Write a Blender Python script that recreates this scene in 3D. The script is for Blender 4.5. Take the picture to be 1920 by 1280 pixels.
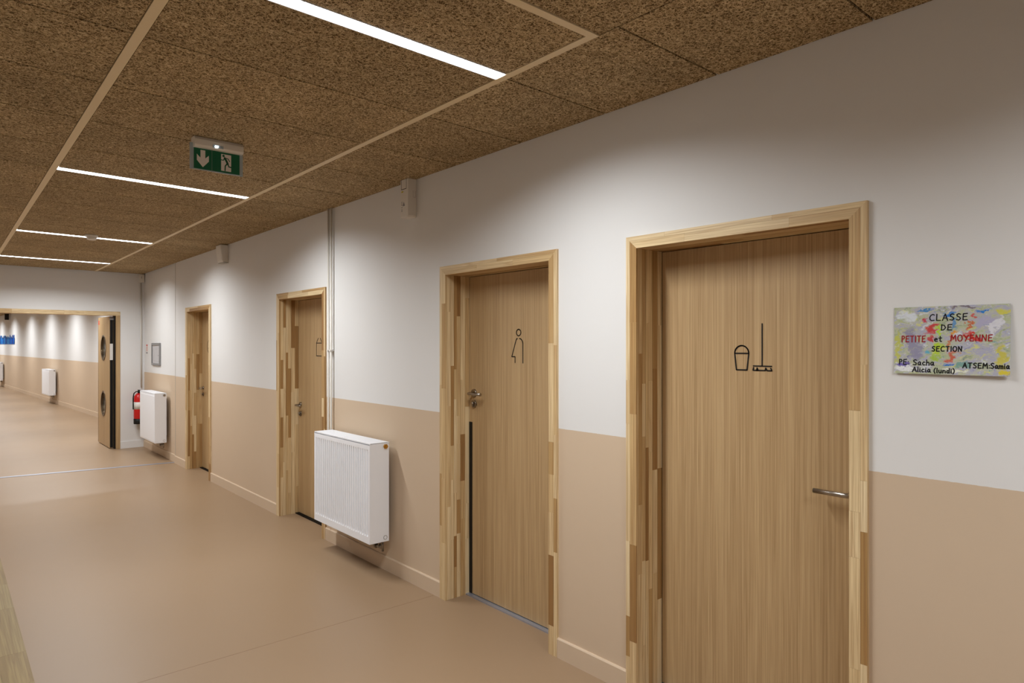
import bpy, bmesh, math, random
from mathutils import Vector, Matrix

# ------------------------------------------------------------------ clear
for o in list(bpy.data.objects):
    bpy.data.objects.remove(o, do_unlink=True)
S = bpy.context.scene
COL = S.collection
random.seed(7)

# ------------------------------------------------------------------ camera, world, exposure
F_PX, YAW, V0 = 1243.0, math.radians(40.7494), 645.22
CAM_H = 1.60128
cam_d = bpy.data.cameras.new('camera')
cam_d.sensor_fit = 'HORIZONTAL'
cam_d.sensor_width = 36.0
cam_d.lens = F_PX / 1920.0 * 36.0
cam_d.shift_y = (V0 - 640.0) / 1920.0
cam_d.clip_start = 0.02
cam_d.clip_end = 200
cam = bpy.data.objects.new('camera', cam_d)
COL.objects.link(cam)
cam.location = (0, 0, CAM_H)
cam.rotation_euler = (math.radians(90), 0, -YAW)
S.camera = cam

world = bpy.data.worlds.new('world')
S.world = world
world.use_nodes = True
world.node_tree.nodes['Background'].inputs[0].default_value = (0.02, 0.02, 0.02, 1)
world.node_tree.nodes['Background'].inputs[1].default_value = 0.0

vs = S.view_settings
vs.view_transform = 'Standard'
vs.look = 'None'
vs.gamma = 1.0
vs.use_curve_mapping = False
vs.exposure = 0.0

LAMP_W = 40.0          # watts of each linear ceiling light
LAMP_SPREAD = 154.0    # degrees, louvre of the linear lights
DIFF_E = 9.0           # emission of their diffusers
LAMP_COL = (0.955, 0.985, 1.0)

# ------------------------------------------------------------------ main dimensions (metres)
W = 2.40        # right wall plane
WF = 2.42       # right wall past the building joint
C = 2.698       # ceiling
DADO = 1.17
YJ = 9.745      # building joint
XL = -0.684     # left wall
YB = -2.4       # wall behind the camera


# ------------------------------------------------------------------ material helpers
def srgb(r, g, b):
    def f(c):
        c /= 255.0
        return c / 12.92 if c <= 0.04045 else ((c + 0.055) / 1.055) ** 2.4
    return (f(r), f(g), f(b), 1.0)


class NT:
    def __init__(self, name):
        self.m = bpy.data.materials.new(name)
        self.m.use_nodes = True
        self.t = self.m.node_tree
        self.b = self.t.nodes['Principled BSDF']

    def n(self, typ, **kw):
        nd = self.t.nodes.new(typ)
        for k, v in kw.items():
            if k.startswith('i_'):
                key = k[2:]
                nd.inputs[int(key) if key.isdigit() else key].default_value = v
            else:
                setattr(nd, k, v)
        return nd

    def l(self, a, b):
        self.t.links.new(a, b)

    def math(self, op, a, b=None, c=None, clamp=False):
        nd = self.n('ShaderNodeMath', operation=op, use_clamp=clamp)
        for i, v in enumerate((a, b, c)):
            if v is None:
                continue
            if isinstance(v, (int, float)):
                nd.inputs[i].default_value = v
            else:
                self.l(v, nd.inputs[i])
        return nd.outputs[0]

    def mix(self, fac, a, b, typ='MIX'):
        nd = self.n('ShaderNodeMix', data_type='RGBA', blend_type=typ)
        for s, v in ((nd.inputs[0], fac), (nd.inputs[6], a), (nd.inputs[7], b)):
            if isinstance(v, (int, float, tuple)):
                s.default_value = v
            else:
                self.l(v, s)
        return nd.outputs[2]

    def pos(self, scale=(1, 1, 1), rot=(0, 0, 0), loc=(0, 0, 0), src='geo', extra=None):
        if src == 'geo':
            o = self.n('ShaderNodeNewGeometry').outputs['Position']
        else:
            o = self.n('ShaderNodeTexCoord').outputs[src]
        if extra is not None:
            va = self.n('ShaderNodeVectorMath', operation='ADD')
            self.l(o, va.inputs[0])
            self.l(extra, va.inputs[1])
            o = va.outputs[0]
        mp = self.n('ShaderNodeMapping')
        mp.inputs['Scale'].default_value = scale
        mp.inputs['Rotation'].default_value = rot
        mp.inputs['Location'].default_value = loc
        self.l(o, mp.inputs['Vector'])
        return mp.outputs[0]

    def noise(self, vec, scale=5, detail=2, rough=0.5, dist=0.0):
        nd = self.n('ShaderNodeTexNoise')
        nd.inputs['Scale'].default_value = scale
        nd.inputs['Detail'].default_value = detail
        nd.inputs['Roughness'].default_value = rough
        nd.inputs['Distortion'].default_value = dist
        if vec is not None:
            self.l(vec, nd.inputs['Vector'])
        return nd.outputs[0]

    def ramp(self, fac, stops):
        nd = self.n('ShaderNodeValToRGB')
        el = nd.color_ramp.elements
        while len(el) < len(stops):
            el.new(0.5)
        for e, (p, c) in zip(el, stops):
            e.position = p
            e.color = c if len(c) == 4 else (*c, 1)
        self.l(fac, nd.inputs[0])
        return nd.outputs[0]

    def bump(self, h, strength=0.2, dist=0.002):
        nd = self.n('ShaderNodeBump')
        nd.inputs['Strength'].default_value = strength
        nd.inputs['Distance'].default_value = dist
        self.l(h, nd.inputs['Height'])
        self.l(nd.outputs[0], self.b.inputs['Normal'])

    def col(self, c):
        if isinstance(c, tuple):
            self.b.inputs['Base Color'].default_value = c
        else:
            self.l(c, self.b.inputs['Base Color'])

    def set(self, rough=0.5, metal=0.0, spec=0.5):
        self.b.inputs['Roughness'].default_value = rough
        self.b.inputs['Metallic'].default_value = metal
        self.b.inputs['Specular IOR Level'].default_value = spec
        return self


def plain(name, c, rough=0.5, metal=0.0, spec=0.5, var=0.05, vscale=30):
    k = NT(name)
    k.set(rough, metal, spec)
    nz = k.noise(k.pos(), vscale, 3)
    a = tuple(x * (1 - var) for x in c[:3]) + (1,)
    b = tuple(min(1, x * (1 + var)) for x in c[:3]) + (1,)
    k.col(k.mix(nz, a, b))
    return k.m


def emis(name, c, strength):
    k = NT(name)
    k.col((0.8, 0.8, 0.8, 1))
    k.b.inputs['Emission Color'].default_value = c
    k.b.inputs['Emission Strength'].default_value = strength
    return k.m


M = {}
WHITE = srgb(223, 222, 221)
BEIGE = srgb(205, 183, 158)


def wall_paint(name, dado):
    k = NT(name).set(0.62, 0, 0.25)
    g = k.n('ShaderNodeNewGeometry')
    sx = k.n('ShaderNodeSeparateXYZ')
    k.l(g.outputs['Position'], sx.inputs[0])
    wob = k.noise(k.pos((9, 9, 9)), 6, 2)
    z = k.math('ADD', sx.outputs[2], k.math('MULTIPLY', k.math('SUBTRACT', wob, 0.5), 0.0025))
    up = k.math('GREATER_THAN', z, dado)
    mott = k.noise(k.pos(), 1.7, 4)
    wv = k.mix(mott, tuple(x * 0.965 for x in WHITE[:3]) + (1,), WHITE)
    bv = k.mix(mott, tuple(x * 0.95 for x in BEIGE[:3]) + (1,), BEIGE)
    k.col(k.mix(up, bv, wv))
    k.bump(k.noise(k.pos(), 420, 2), 0.12, 0.0006)
    return k.m


M['wall'] = wall_paint('wall_paint', DADO)
M['wall_hall'] = wall_paint('wall_paint_hall', 1.20)
M['wall_white'] = wall_paint('wall_paint_white', -1.0)
M['beige'] = plain('skirting_beige', BEIGE, 0.5, 0, 0.35, 0.02, 8)
M['white_skirt'] = plain('skirting_white', WHITE, 0.5, 0, 0.35, 0.02, 8)

# vinyl floor
k = NT('vinyl_floor').set(0.36, 0, 0.24)
m1 = k.noise(k.pos(), 1.1, 5, 0.55)
m2 = k.noise(k.pos(), 260, 2)
c = k.mix(m1, srgb(147, 122, 96), srgb(153, 128, 102))
c = k.mix(k.math('MULTIPLY', m2, 0.12), c, srgb(126, 101, 78))
sm = k.noise(k.pos(), 22, 3, 0.6)
spk = k.ramp(sm, [(0.74, (0, 0, 0)), (0.78, (1, 1, 1))])
k.col(k.mix(k.math('MULTIPLY', spk, 0.12), c, srgb(170, 146, 124)))
rr = k.n('ShaderNodeMapRange', i_3=0.30, i_4=0.42)
k.l(m1, rr.inputs[0])
k.l(rr.outputs[0], k.b.inputs['Roughness'])
k.bump(k.noise(k.pos(), 500, 2), 0.06, 0.0004)
M['floor'] = k.m

# wood wool ceiling panel
k = NT('wood_wool').set(0.9, 0, 0.1)
oi = k.n('ShaderNodeObjectInfo')
off = k.n('ShaderNodeVectorMath', operation='SCALE')
off.inputs[0].default_value = (13.7, 7.1, 3.3)
k.l(oi.outputs['Random'], off.inputs['Scale'])
strand = None
for i, (sc, wd) in enumerate(((42, 22.0), (58, 20.0), (74, 18.0), (50, 21.0))):
    v = k.pos((1, 1, 1), (0.3 * i, 0.5 * i, 0.9 * i), (i * 3.1, i * 1.7, i * 5.3), extra=off.outputs[0])
    nz = k.noise(v, sc, 1.5, 0.5, 0.25)
    r = k.math('SUBTRACT', 1.0, k.math('MULTIPLY', k.math('ABSOLUTE', k.math('SUBTRACT', nz, 0.5)), wd), clamp=True)
    r = k.math('MULTIPLY', r, 1.0 - 0.13 * i)
    strand = r if strand is None else k.math('MAXIMUM', strand, r)
big = k.noise(k.pos((1, 1, 1), extra=off.outputs[0]), 3.5, 4, 0.6)
cw = k.ramp(strand, [(0.0, srgb(98, 79, 54)), (0.30, srgb(152, 127, 92)), (0.60, srgb(186, 162, 124)), (1.0, srgb(222, 202, 166))])
tone = k.n('ShaderNodeMapRange', i_1=0.3, i_2=0.7, i_3=0.86, i_4=1.10)
k.l(big, tone.inputs[0])
tr = k.n('ShaderNodeMapRange', i_3=0.94, i_4=1.06)
k.l(oi.outputs['Random'], tr.inputs[0])
hs = k.n('ShaderNodeHueSaturation')
k.l(cw, hs.inputs['Color'])
k.l(k.math('MULTIPLY', tone.outputs[0], tr.outputs[0]), hs.inputs['Value'])
k.col(hs.outputs[0])
k.bump(strand, 0.6, 0.004)
M['woodwool'] = k.m


def oak(name):
    k = NT(name).set(0.42, 0, 0.35)
    oi = k.n('ShaderNodeObjectInfo')
    off = k.n('ShaderNodeVectorMath', operation='SCALE')
    off.inputs[0].default_value = (0, 31.7, 5.3)
    k.l(oi.outputs['Random'], off.inputs['Scale'])
    e = off.outputs[0]
    warp = k.noise(k.pos((2.2, 2.2, 0.55), extra=e), 2.0, 3)
    fine = k.noise(k.pos((260, 260, 2.2), extra=e), 1.0, 4, 0.62)
    mid = k.noise(k.pos((60, 60, 0.9), extra=e), 1.0, 3, 0.55, 0.6)
    wide = k.noise(k.pos((11, 11, 0.35), extra=e), 1.0, 2, 0.5, 0.8)
    wv = k.n('ShaderNodeTexWave', wave_type='RINGS', rings_direction='Z')
    wv.inputs['Scale'].default_value = 2.4
    wv.inputs['Distortion'].default_value = 5.0
    wv.inputs['Detail'].default_value = 3
    k.l(k.pos((1, 9, 0.8), extra=e), wv.inputs['Vector'])
    c = k.ramp(fine, [(0.30, srgb(156, 126, 88)), (0.5, srgb(183, 153, 112)), (0.72, srgb(200, 172, 131))])
    c = k.mix(k.math('MULTIPLY', k.ramp(mid, [(0.42, (0, 0, 0)), (0.62, (1, 1, 1))]), 0.35), c, srgb(160, 129, 91))
    c = k.mix(k.math('MULTIPLY', k.ramp(wide, [(0.45, (0, 0, 0)), (0.65, (1, 1, 1))]), 0.25), c, srgb(203, 174, 131))
    c = k.mix(k.math('MULTIPLY', wv.outputs[1], 0.10), c, srgb(140, 106, 68))
    k.col(c)
    k.bump(fine, 0.10, 0.0006)
    return k.m


M['oak'] = oak('oak_laminate')


def pine(name, axis, tint=None):
    k = NT(name).set(0.45, 0, 0.35)
    oi = k.n('ShaderNodeObjectInfo')
    off = k.n('ShaderNodeVectorMath', operation='SCALE')
    off.inputs[0].default_value = (11.3, 17.9, 23.1)
    k.l(oi.outputs['Random'], off.inputs['Scale'])
    e = off.outputs[0]
    def sc(a, b):
        v = [a, a, a]
        v[axis] = b
        return tuple(v)
    grain = k.noise(k.pos(sc(150, 2.5), extra=e), 1.0, 3, 0.6)
    ring = k.noise(k.pos(sc(26, 0.9), extra=e), 1.0, 2, 0.5, 1.2)
    base = k.ramp(oi.outputs['Random'], [(0.0, srgb(232, 211, 170)), (0.34, srgb(226, 202, 158)), (0.58, srgb(217, 190, 144)),
                                         (0.74, srgb(194, 161, 111)), (0.87, srgb(174, 138, 89)), (1.0, srgb(152, 115, 71))])
    c = k.mix(k.math('MULTIPLY', k.ramp(grain, [(0.38, (1, 1, 1)), (0.62, (0, 0, 0))]), 0.35), base, srgb(150, 108, 62), 'MULTIPLY')
    c = k.mix(k.math('MULTIPLY', k.ramp(ring, [(0.48, (0, 0, 0)), (0.55, (1, 1, 1)), (0.62, (0, 0, 0))]), 0.30), c, srgb(158, 112, 62))
    if tint:
        c = k.mix(1.0, c, tint, 'MULTIPLY')
    k.col(c)
    k.bump(grain, 0.08, 0.0006)
    return k.m


M['pineZ'] = pine('pine_upright', 2)
M['pineY'] = pine('pine_crosswise', 1)
M['benchwood'] = pine('shaded_bench_pine', 1, srgb(168, 164, 140))  # tint darkens the pine: the shade on the bench is put into its colour
M['pineX'] = pine('pine_lengthwise', 0)
M['cream'] = plain('cream_profile', srgb(222, 202, 164), 0.5, 0, 0.4, 0.02)
M['white_metal'] = plain('white_enamel', srgb(240, 242, 247), 0.35, 0, 0.5, 0.01)
M['white_plastic'] = plain('white_plastic', srgb(222, 218, 212), 0.4, 0, 0.5, 0.015)
M['grey_plastic'] = plain('grey_plastic', srgb(165, 160, 152), 0.5, 0, 0.4, 0.03)
M['black'] = plain('black_film', srgb(14, 12, 11), 0.55, 0, 0.3, 0.05)
M['dark_gap'] = plain('dark_gap', srgb(28, 22, 16), 0.8, 0, 0.1, 0.05)
M['steel'] = plain('brushed_steel', srgb(168, 160, 150), 0.28, 1.0, 0.5, 0.06, 80)
M['chrome'] = plain('dull_chrome', srgb(150, 140, 128), 0.3, 1.0, 0.5, 0.06, 80)
M['bronze'] = plain('dark_bronze', srgb(96, 78, 58), 0.35, 0.8, 0.5, 0.06, 80)
M['brass'] = plain('brass', srgb(196, 150, 70), 0.28, 1.0, 0.5, 0.08, 90)
M['alu'] = plain('threshold_aluminium', srgb(176, 181, 196), 0.35, 0.7, 0.5, 0.04, 60)
M['pipe'] = plain('painted_pipe', srgb(214, 208, 198), 0.4, 0, 0.5, 0.02)
M['red'] = plain('extinguisher_red', srgb(196, 22, 24), 0.3, 0, 0.5, 0.04)
M['red_print'] = plain('red_print', srgb(200, 50, 40), 0.5, 0, 0.4, 0.04)
M['dark_red_ink'] = plain('dark_red_ink', srgb(150, 22, 26), 0.5, 0, 0.3, 0.05)
M['ink'] = plain('black_ink', srgb(12, 12, 14), 0.5, 0, 0.3, 0.05)
M['grey_metal'] = plain('grey_frame', srgb(140, 139, 140), 0.4, 0.3, 0.5, 0.03)
M['paper_grey'] = plain('plan_sheet', srgb(186, 184, 186), 0.5, 0, 0.4, 0.03)
M['print_grey'] = plain('plan_print', srgb(140, 138, 142), 0.6, 0, 0.3, 0.03)
M['yellow'] = plain('yellow_plastic', srgb(205, 190, 30), 0.4, 0, 0.5, 0.03)
M['green'] = plain('exit_green', srgb(4, 92, 62), 0.4, 0, 0.4, 0.03)
M['exit_white'] = plain('exit_white', srgb(222, 216, 212), 0.45, 0, 0.4, 0.02)
M['hatch_dark'] = plain('dark_box_brown', srgb(30, 25, 22), 0.6, 0, 0.3, 0.03)  # own dark brown of the box under the hall ceiling
M['led'] = emis('led_diffuser', (*LAMP_COL, 1), DIFF_E)
M['led_dot'] = emis('led_dot', (0.92, 0.97, 1, 1), 14)

k = NT('clear_acrylic').set(0.05, 0, 0.5)
k.col(srgb(196, 214, 226))
k.b.inputs['Transmission Weight'].default_value = 0.55
k.b.inputs['IOR'].default_value = 1.3
M['acrylic'] = k.m
k = NT('porthole_glass').set(0.03, 0, 0.5)
k.col(srgb(225, 232, 228))
k.b.inputs['Transmission Weight'].default_value = 0.95
k.b.inputs['IOR'].default_value = 1.1
M['glass'] = k.m

k = NT('blue_paper').set(0.7, 0, 0.2)
oi = k.n('ShaderNodeObjectInfo')
k.col(k.ramp(oi.outputs['Random'], [(0.0, srgb(8, 52, 130)), (0.5, srgb(14, 92, 178)), (1.0, srgb(36, 132, 196))]))
M['blue'] = k.m


# ------------------------------------------------------------------ mesh helpers
class MB:
    def __init__(self):
        self.v, self.f, self.sm = [], [], []

    def add(self, vs_, fs_, smooth=False):
        n = len(self.v)
        self.v += [tuple(p) for p in vs_]
        self.f += [tuple(i + n for i in f) for f in fs_]
        self.sm += [smooth] * len(fs_)
        return self

    def box(self, x0, x1, y0, y1, z0, z1):
        vs_ = [(x, y, z) for x in (x0, x1) for y in (y0, y1) for z in (z0, z1)]
        return self.add(vs_, [(0, 1, 3, 2), (4, 6, 7, 5), (0, 4, 5, 1), (2, 3, 7, 6), (0, 2, 6, 4), (1, 5, 7, 3)])

    def prism(self, poly, axis, a0, a1):
        """poly: 2-D points in the plane normal to axis (x: (y,z); y: (x,z); z: (x,y))."""
        def p3(p, a):
            return {'x': (a, p[0], p[1]), 'y': (p[0], a, p[1]), 'z': (p[0], p[1], a)}[axis]
        n = len(poly)
        vs_ = [p3(p, a0) for p in poly] + [p3(p, a1) for p in poly]
        fs_ = [tuple(range(n))[::-1], tuple(range(n, 2 * n))]
        fs_ += [(i, (i + 1) % n, (i + 1) % n + n, i + n) for i in range(n)]
        return self.add(vs_, fs_)

    def cyl(self, p0, p1, r, n=20, r1=None, smooth=True, cap=True):
        p0, p1 = Vector(p0), Vector(p1)
        r1 = r if r1 is None else r1
        d = (p1 - p0).normalized()
        up = Vector((0, 0, 1)) if abs(d.z) < 0.9 else Vector((1, 0, 0))
        a = d.cross(up).normalized()
        b = d.cross(a)
        vs_ = []
        for p, rr_ in ((p0, r), (p1, r1)):
            vs_ += [p + (a * math.cos(t) + b * math.sin(t)) * rr_ for t in [2 * math.pi * i / n for i in range(n)]]
        self.add(vs_, [(i, (i + 1) % n, (i + 1) % n + n, i + n) for i in range(n)], smooth)
        if cap:
            self.add(vs_, [tuple(range(n))[::-1], tuple(range(n, 2 * n))])
        return self

    def tube(self, pts, r, n=12):
        pts = [Vector(p) for p in pts]
        rings = []
        prev = None
        for i, p in enumerate(pts):
            d = (pts[min(i + 1, len(pts) - 1)] - pts[max(i - 1, 0)]).normalized()
            if prev is None:
                up = Vector((0, 0, 1)) if abs(d.z) < 0.9 else Vector((1, 0, 0))
                a = d.cross(up).normalized()
            else:
                a = (prev - d * prev.dot(d)).normalized()
            prev = a
            b = d.cross(a)
            rings.append([p + (a * math.cos(t) + b * math.sin(t)) * r for t in [2 * math.pi * j / n for j in range(n)]])
        vs_ = [q for rg in rings for q in rg]
        fs_ = []
        for i in range(len(pts) - 1):
            for j in range(n):
                fs_.append((i * n + j, i * n + (j + 1) % n, (i + 1) * n + (j + 1) % n, (i + 1) * n + j))
        self.add(vs_, fs_, True)
        self.add(rings[0], [tuple(range(n))[::-1]])
        self.add(rings[-1], [tuple(range(n))])
        return self

    def lathe(self, prof, cx, cy, n=28):
        """prof: (radius, z) from bottom to top."""
        vs_ = [(cx + r * math.cos(2 * math.pi * j / n), cy + r * math.sin(2 * math.pi * j / n), z) for r, z in prof for j in range(n)]
        fs_ = []
        for i in range(len(prof) - 1):
            for j in range(n):
                fs_.append((i * n + j, i * n + (j + 1) % n, (i + 1) * n + (j + 1) % n, (i + 1) * n + j))
        self.add(vs_, fs_, True)
        m_ = (len(prof) - 1) * n
        self.add(vs_, [tuple(range(n))[::-1], tuple(range(m_, m_ + n))])
        return self

    def build(self, name, mat, parent=None, local=False, bevel=0, seg=2, origin=None):
        vs_ = [Vector(p) for p in self.v]
        if parent is not None:
            o0 = Vector((0, 0, 0)) if local else Vector(parent['wloc'])
            # origin of a part: its own centre, kept relative to the parent
        else:
            o0 = Vector((0, 0, 0))
        vs_ = [p - o0 for p in vs_]
        if origin is None:
            xs, ys, zs = zip(*[tuple(p) for p in vs_])
            org = Vector(((min(xs) + max(xs)) / 2, (min(ys) + max(ys)) / 2, min(zs)))
        else:
            org = Vector(origin)
        me = bpy.data.meshes.new(name)
        me.from_pydata([tuple(p - org) for p in vs_], [], self.f)
        me.polygons.foreach_set('use_smooth', self.sm)
        me.validate()
        bm = bmesh.new()
        bm.from_mesh(me)
        bmesh.ops.remove_doubles(bm, verts=bm.verts, dist=1e-6)
        bmesh.ops.recalc_face_normals(bm, faces=bm.faces)
        bm.to_mesh(me)
        bm.free()
        me.materials.append(M[mat] if isinstance(mat, str) else mat)
        ob = bpy.data.objects.new(name, me)
        COL.objects.link(ob)
        ob.location = org
        if parent is not None:
            ob.parent = parent
            ob['wloc'] = tuple(o0 + org)
        else:
            ob['wloc'] = tuple(org)
        if bevel:
            b = ob.modifiers.new('bevel', 'BEVEL')
            b.width = bevel
            b.segments = seg
            b.limit_method = 'ANGLE'
            b.angle_limit = math.radians(40)
        return ob


def tag(o, label=None, cat=None, group=None, kind=None):
    if label:
        o['label'] = label
    if cat:
        o['category'] = cat
    if group:
        o['group'] = group
    if kind:
        o['kind'] = kind
    return o


def thing(name, loc, label, cat, group=None, kind=None, rz=0.0):
    o = bpy.data.objects.new(name, None)
    o.empty_display_size = 0.1
    COL.objects.link(o)
    o.location = loc
    o.rotation_euler.z = rz
    o['wloc'] = tuple(loc)
    return tag(o, label, cat, group, kind)


def copy_tree(o, parent=None):
    c = o.copy()
    COL.objects.link(c)
    if parent is not None:
        c.parent = parent
    for ch in list(o.children):
        copy_tree(ch, c)
    return c


def struct(name, mb, mat, label, cat, bevel=0):
    return tag(mb.build(name, mat, bevel=bevel), label, cat, kind='structure')


def ribbon(mb, pts, w, conv, closed=False, nseg=8):
    """flat stroke of width w along 2-D points, conv maps (a,b,depth) to 3-D; thin solid strip with round ends."""
    P = [Vector(p) for p in pts]
    if closed:
        P = P + [P[0]]
    for a, b in zip(P[:-1], P[1:]):
        d = (b - a)
        if d.length < 1e-7:
            continue
        d.normalize()
        nrm = Vector((-d.y, d.x)) * (w / 2)
        q = [a + nrm, a - nrm, b - nrm, b + nrm]
        mb.add([conv(p.x, p.y, 1) for p in q], [(0, 1, 2, 3)])
    for p in P:
        ring = [p + Vector((math.cos(t), math.sin(t))) * (w / 2) for t in [2 * math.pi * i / nseg for i in range(nseg)]]
        mb.add([conv(q.x, q.y, 1) for q in ring], [tuple(range(nseg))])


def arc(cx, cy, rx, ry, a0, a1, n=12):
    return [(cx + rx * math.cos(math.radians(a0 + (a1 - a0) * i / n)), cy + ry * math.sin(math.radians(a0 + (a1 - a0) * i / n))) for i in range(n + 1)]


# ------------------------------------------------------------------ end wall plane (slightly skewed like the far wing)
E_SL = 0.05
YE = 11.65


def ye(x):
    return YE + E_SL * (x - WF)


HALL_RZ = math.radians(3.2)       # the hall behind runs off a little to the left


def hall_x(y):                    # right wall of the hall beyond
    return 2.449 - (y - 19.898) * math.tan(HALL_RZ)


Y_END = 40.0

# ------------------------------------------------------------------ floor
fl = MB().box(XL - 3.5, 4.2, YB - 0.3, Y_END + 1, -0.1, 0.0)
floor_ob = struct('floor', fl, 'floor', 'smooth tan vinyl floor running through the corridor', 'floor')

M['seam'] = plain('weld_cord', srgb(132, 106, 82), 0.5, 0, 0.2, 0.05)
MB().box(XL, W - 0.02, 3.530, 3.533, -0.001, 0.0004).build('weld_seam', 'seam', floor_ob)

# ------------------------------------------------------------------ doors data: near outer, far outer, top of casing
DOORS = [(0.919, 1.966, 2.091), (2.419, 3.468, 2.089), (5.118, 6.157, 2.072), (8.174, 9.219, 2.070)]
CW = 0.060       # casing width
PROUD = 0.015    # casing thickness
XLEAF = 2.575    # front of the door leaf
WT = 0.26        # wall thickness

wr = MB()
y = YB
for (a, b, t) in DOORS:
    wr.box(W, W + WT, y, a + 0.03, 0, C + 0.03)
    wr.box(W, W + WT, a + 0.03, b - 0.03, t - 0.03, C + 0.03)
    y = b - 0.03
wr.box(W, W + WT, y, YJ, 0, C + 0.03)
struct('wall_right', wr, 'wall', 'long right wall painted white above and beige below, with four wooden doors', 'wall')
struct('wall_right_far', MB().box(WF, W + WT, YJ, ye(WF) + 0.25, 0, C + 0.03), 'wall',
       'short set-back stretch of right wall past the building joint, beside the double doors', 'wall')

# end wall with the wide opening (skewed plan)
XJ1, XJ0 = 2.087, 0.17     # outer edges of the frame in the opening
HEAD = 2.10


def skew_box(mb, x0, x1, d0, d1, z0, z1):
    poly = [(x0, ye(x0) + d0), (x1, ye(x1) + d0), (x1, ye(x1) + d1), (x0, ye(x0) + d1)]
    mb.prism(poly, 'z', z0, z1)


ew = MB()
skew_box(ew, XJ1 - 0.03, WF + 0.1, 0, 0.22, 0, C + 0.03)
skew_box(ew, XJ0 + 0.03, XJ1 - 0.03, 0, 0.22, HEAD - 0.03, C + 0.03)
skew_box(ew, XL - 0.1, XJ0 + 0.03, 0, 0.22, 0, C + 0.03)
struct('wall_end', ew, 'wall_white', 'white end wall with a wide double-door opening at the end of the corridor', 'wall')
struct('wall_left', MB().box(XL - 0.15, XL, YB - 0.1, ye(XL) + 0.1, 0, C + 0.03), 'wall',
       'left corridor wall, white above and beige below, behind the wooden bench', 'wall')
struct('wall_back', MB().box(XL - 0.15, W + WT, YB - 0.15, YB, 0, C + 0.03), 'wall',
       'wall closing the corridor behind the viewer', 'wall')

# hall beyond
hr = MB()
p0, p1 = (hall_x(11.75), 11.75), (hall_x(Y_END), Y_END)
hr.prism([p0, p1, (p1[0] + 0.25, p1[1]), (p0[0] + 0.25, p0[1])], 'z', 0, C + 0.03)
struct('wall_hall_right', hr, 'wall_hall', 'far hall wall seen through the opening, white above and beige below, with light scallops', 'wall')
hl = MB()
q0, q1 = (hall_x(11.7) - 3.6, 11.7), (hall_x(Y_END) - 3.6, Y_END)
hl.prism([q0, q1, (q1[0] - 0.2, q1[1]), (q0[0] - 0.2, q0[1])], 'z', 0, C + 0.03)
struct('wall_hall_left', hl, 'wall_hall', 'left wall of the hall beyond the opening', 'wall')
struct('wall_hall_end', MB().box(-3.6, 3.2, Y_END, Y_END + 0.2, 0, C + 0.03), 'wall_hall', 'far end wall of the hall beyond the opening', 'wall')
struct('wall_hall_front', MB().prism([(-1.2, 11.5), (XL - 0.1, ye(XL)), (XL - 0.1, ye(XL) + 0.22), (-1.2, 11.72)], 'z', 0, C + 0.03), 'wall_white',
       'wall stub left of the opening, hall side', 'wall')

# ------------------------------------------------------------------ ceiling with wood-wool panels
ceil = struct('ceiling', MB().box(XL - 0.15, W + WT, YB - 0.15, ye(WF) + 0.2, C + 0.026, C + 0.12), 'dark_gap',
              'brown wood-wool panel ceiling of the corridor with recessed cream profiles', 'ceiling')
struct('ceiling_hall', MB().box(-3.8, 3.3, ye(WF) + 0.2, Y_END + 0.2, C, C + 0.12), 'woodwool', 'brown wood-wool ceiling of the hall beyond the opening', 'ceiling')

SK = [(-9, 0.0), (1.2, 0.0), (2.09, 0.018), (5.0, 0.07), (8.0, 0.09), (10.4, 0.065), (20, 0.05)]


def skew(y):
    for (a, ka), (b, kb) in zip(SK[:-1], SK[1:]):
        if a <= y <= b:
            return ka + (kb - ka) * (y - a) / (b - a)
    return 0.0


def cy(x, y):               # ceiling rows are not quite square to the wall
    return y + skew(y) * (x - 1.74)


PITCH = 0.594
ROWS = [2.09 + PITCH * i for i in range(-8, 17)]
LIGHT_ROWS = [2.09, 2.09 + 5 * PITCH, 2.09 + 10 * PITCH, 2.09 + 14 * PITCH]
SX0, SX1 = 0.514, 0.550     # left cream profile
TX0, TX1 = 1.740, 1.773     # right cream profile
FR0, FR1 = 1.583, 1.617     # near cross profile


def panel(x0, x1, y0, y1, g=0.003):
    x0 += g
    x1 -= g
    y0 += 1.5 * g
    y1 -= 1.5 * g
    if y1 - y0 < 0.02:
        return
    poly = [(x0, cy(x0, y0)), (x1, cy(x1, y0)), (x1, cy(x1, y1)), (x0, cy(x0, y1))]
    lim = lambda p: (p[0], min(p[1], ye(p[0]) + 0.01))
    MB().prism([lim(p) for p in poly], 'z', C, C + 0.0255).build('acoustic_panel', 'woodwool', ceil)


for a, b in zip(ROWS[:-1], ROWS[1:]):
    b2 = min(b, 11.75)
    if a < 11.6:
        panel(TX1, W, a, b2)
        panel(XL, SX0, a, b2)
    # centre field
    if b <= 1.51:
        panel(SX0, TX1, a, FR0 if b > 1.4 else b)
    elif a < 1.55:
        panel(SX1, TX0, FR1, b - 0.036)
    elif a < 11.6:
        ya = a + (0.036 if any(abs(a - r) < 0.01 for r in LIGHT_ROWS) else 0)
        yb = b2 - (0.036 if any(abs(b - r) < 0.01 for r in LIGHT_ROWS) else 0)
        panel(SX1, TX0, ya, yb)


def strip(x0, x1, y0, y1, name, label):
    pts = []
    n = 24
    L = [(x0, cy(x0, y0 + (y1 - y0) * i / n)) for i in range(n + 1)]
    R = [(x1, cy(x1, y0 + (y1 - y0) * i / n)) for i in range(n + 1)]
    lim = lambda p: (p[0], min(p[1], ye(p[0])))
    mb = MB()
    for i in range(n):
        mb.prism([lim(q) for q in (L[i], R[i], R[i + 1], L[i + 1])], 'z', C - 0.002, C + 0.022)
    return struct(name, mb, 'cream', label, 'ceiling trim')


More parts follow.
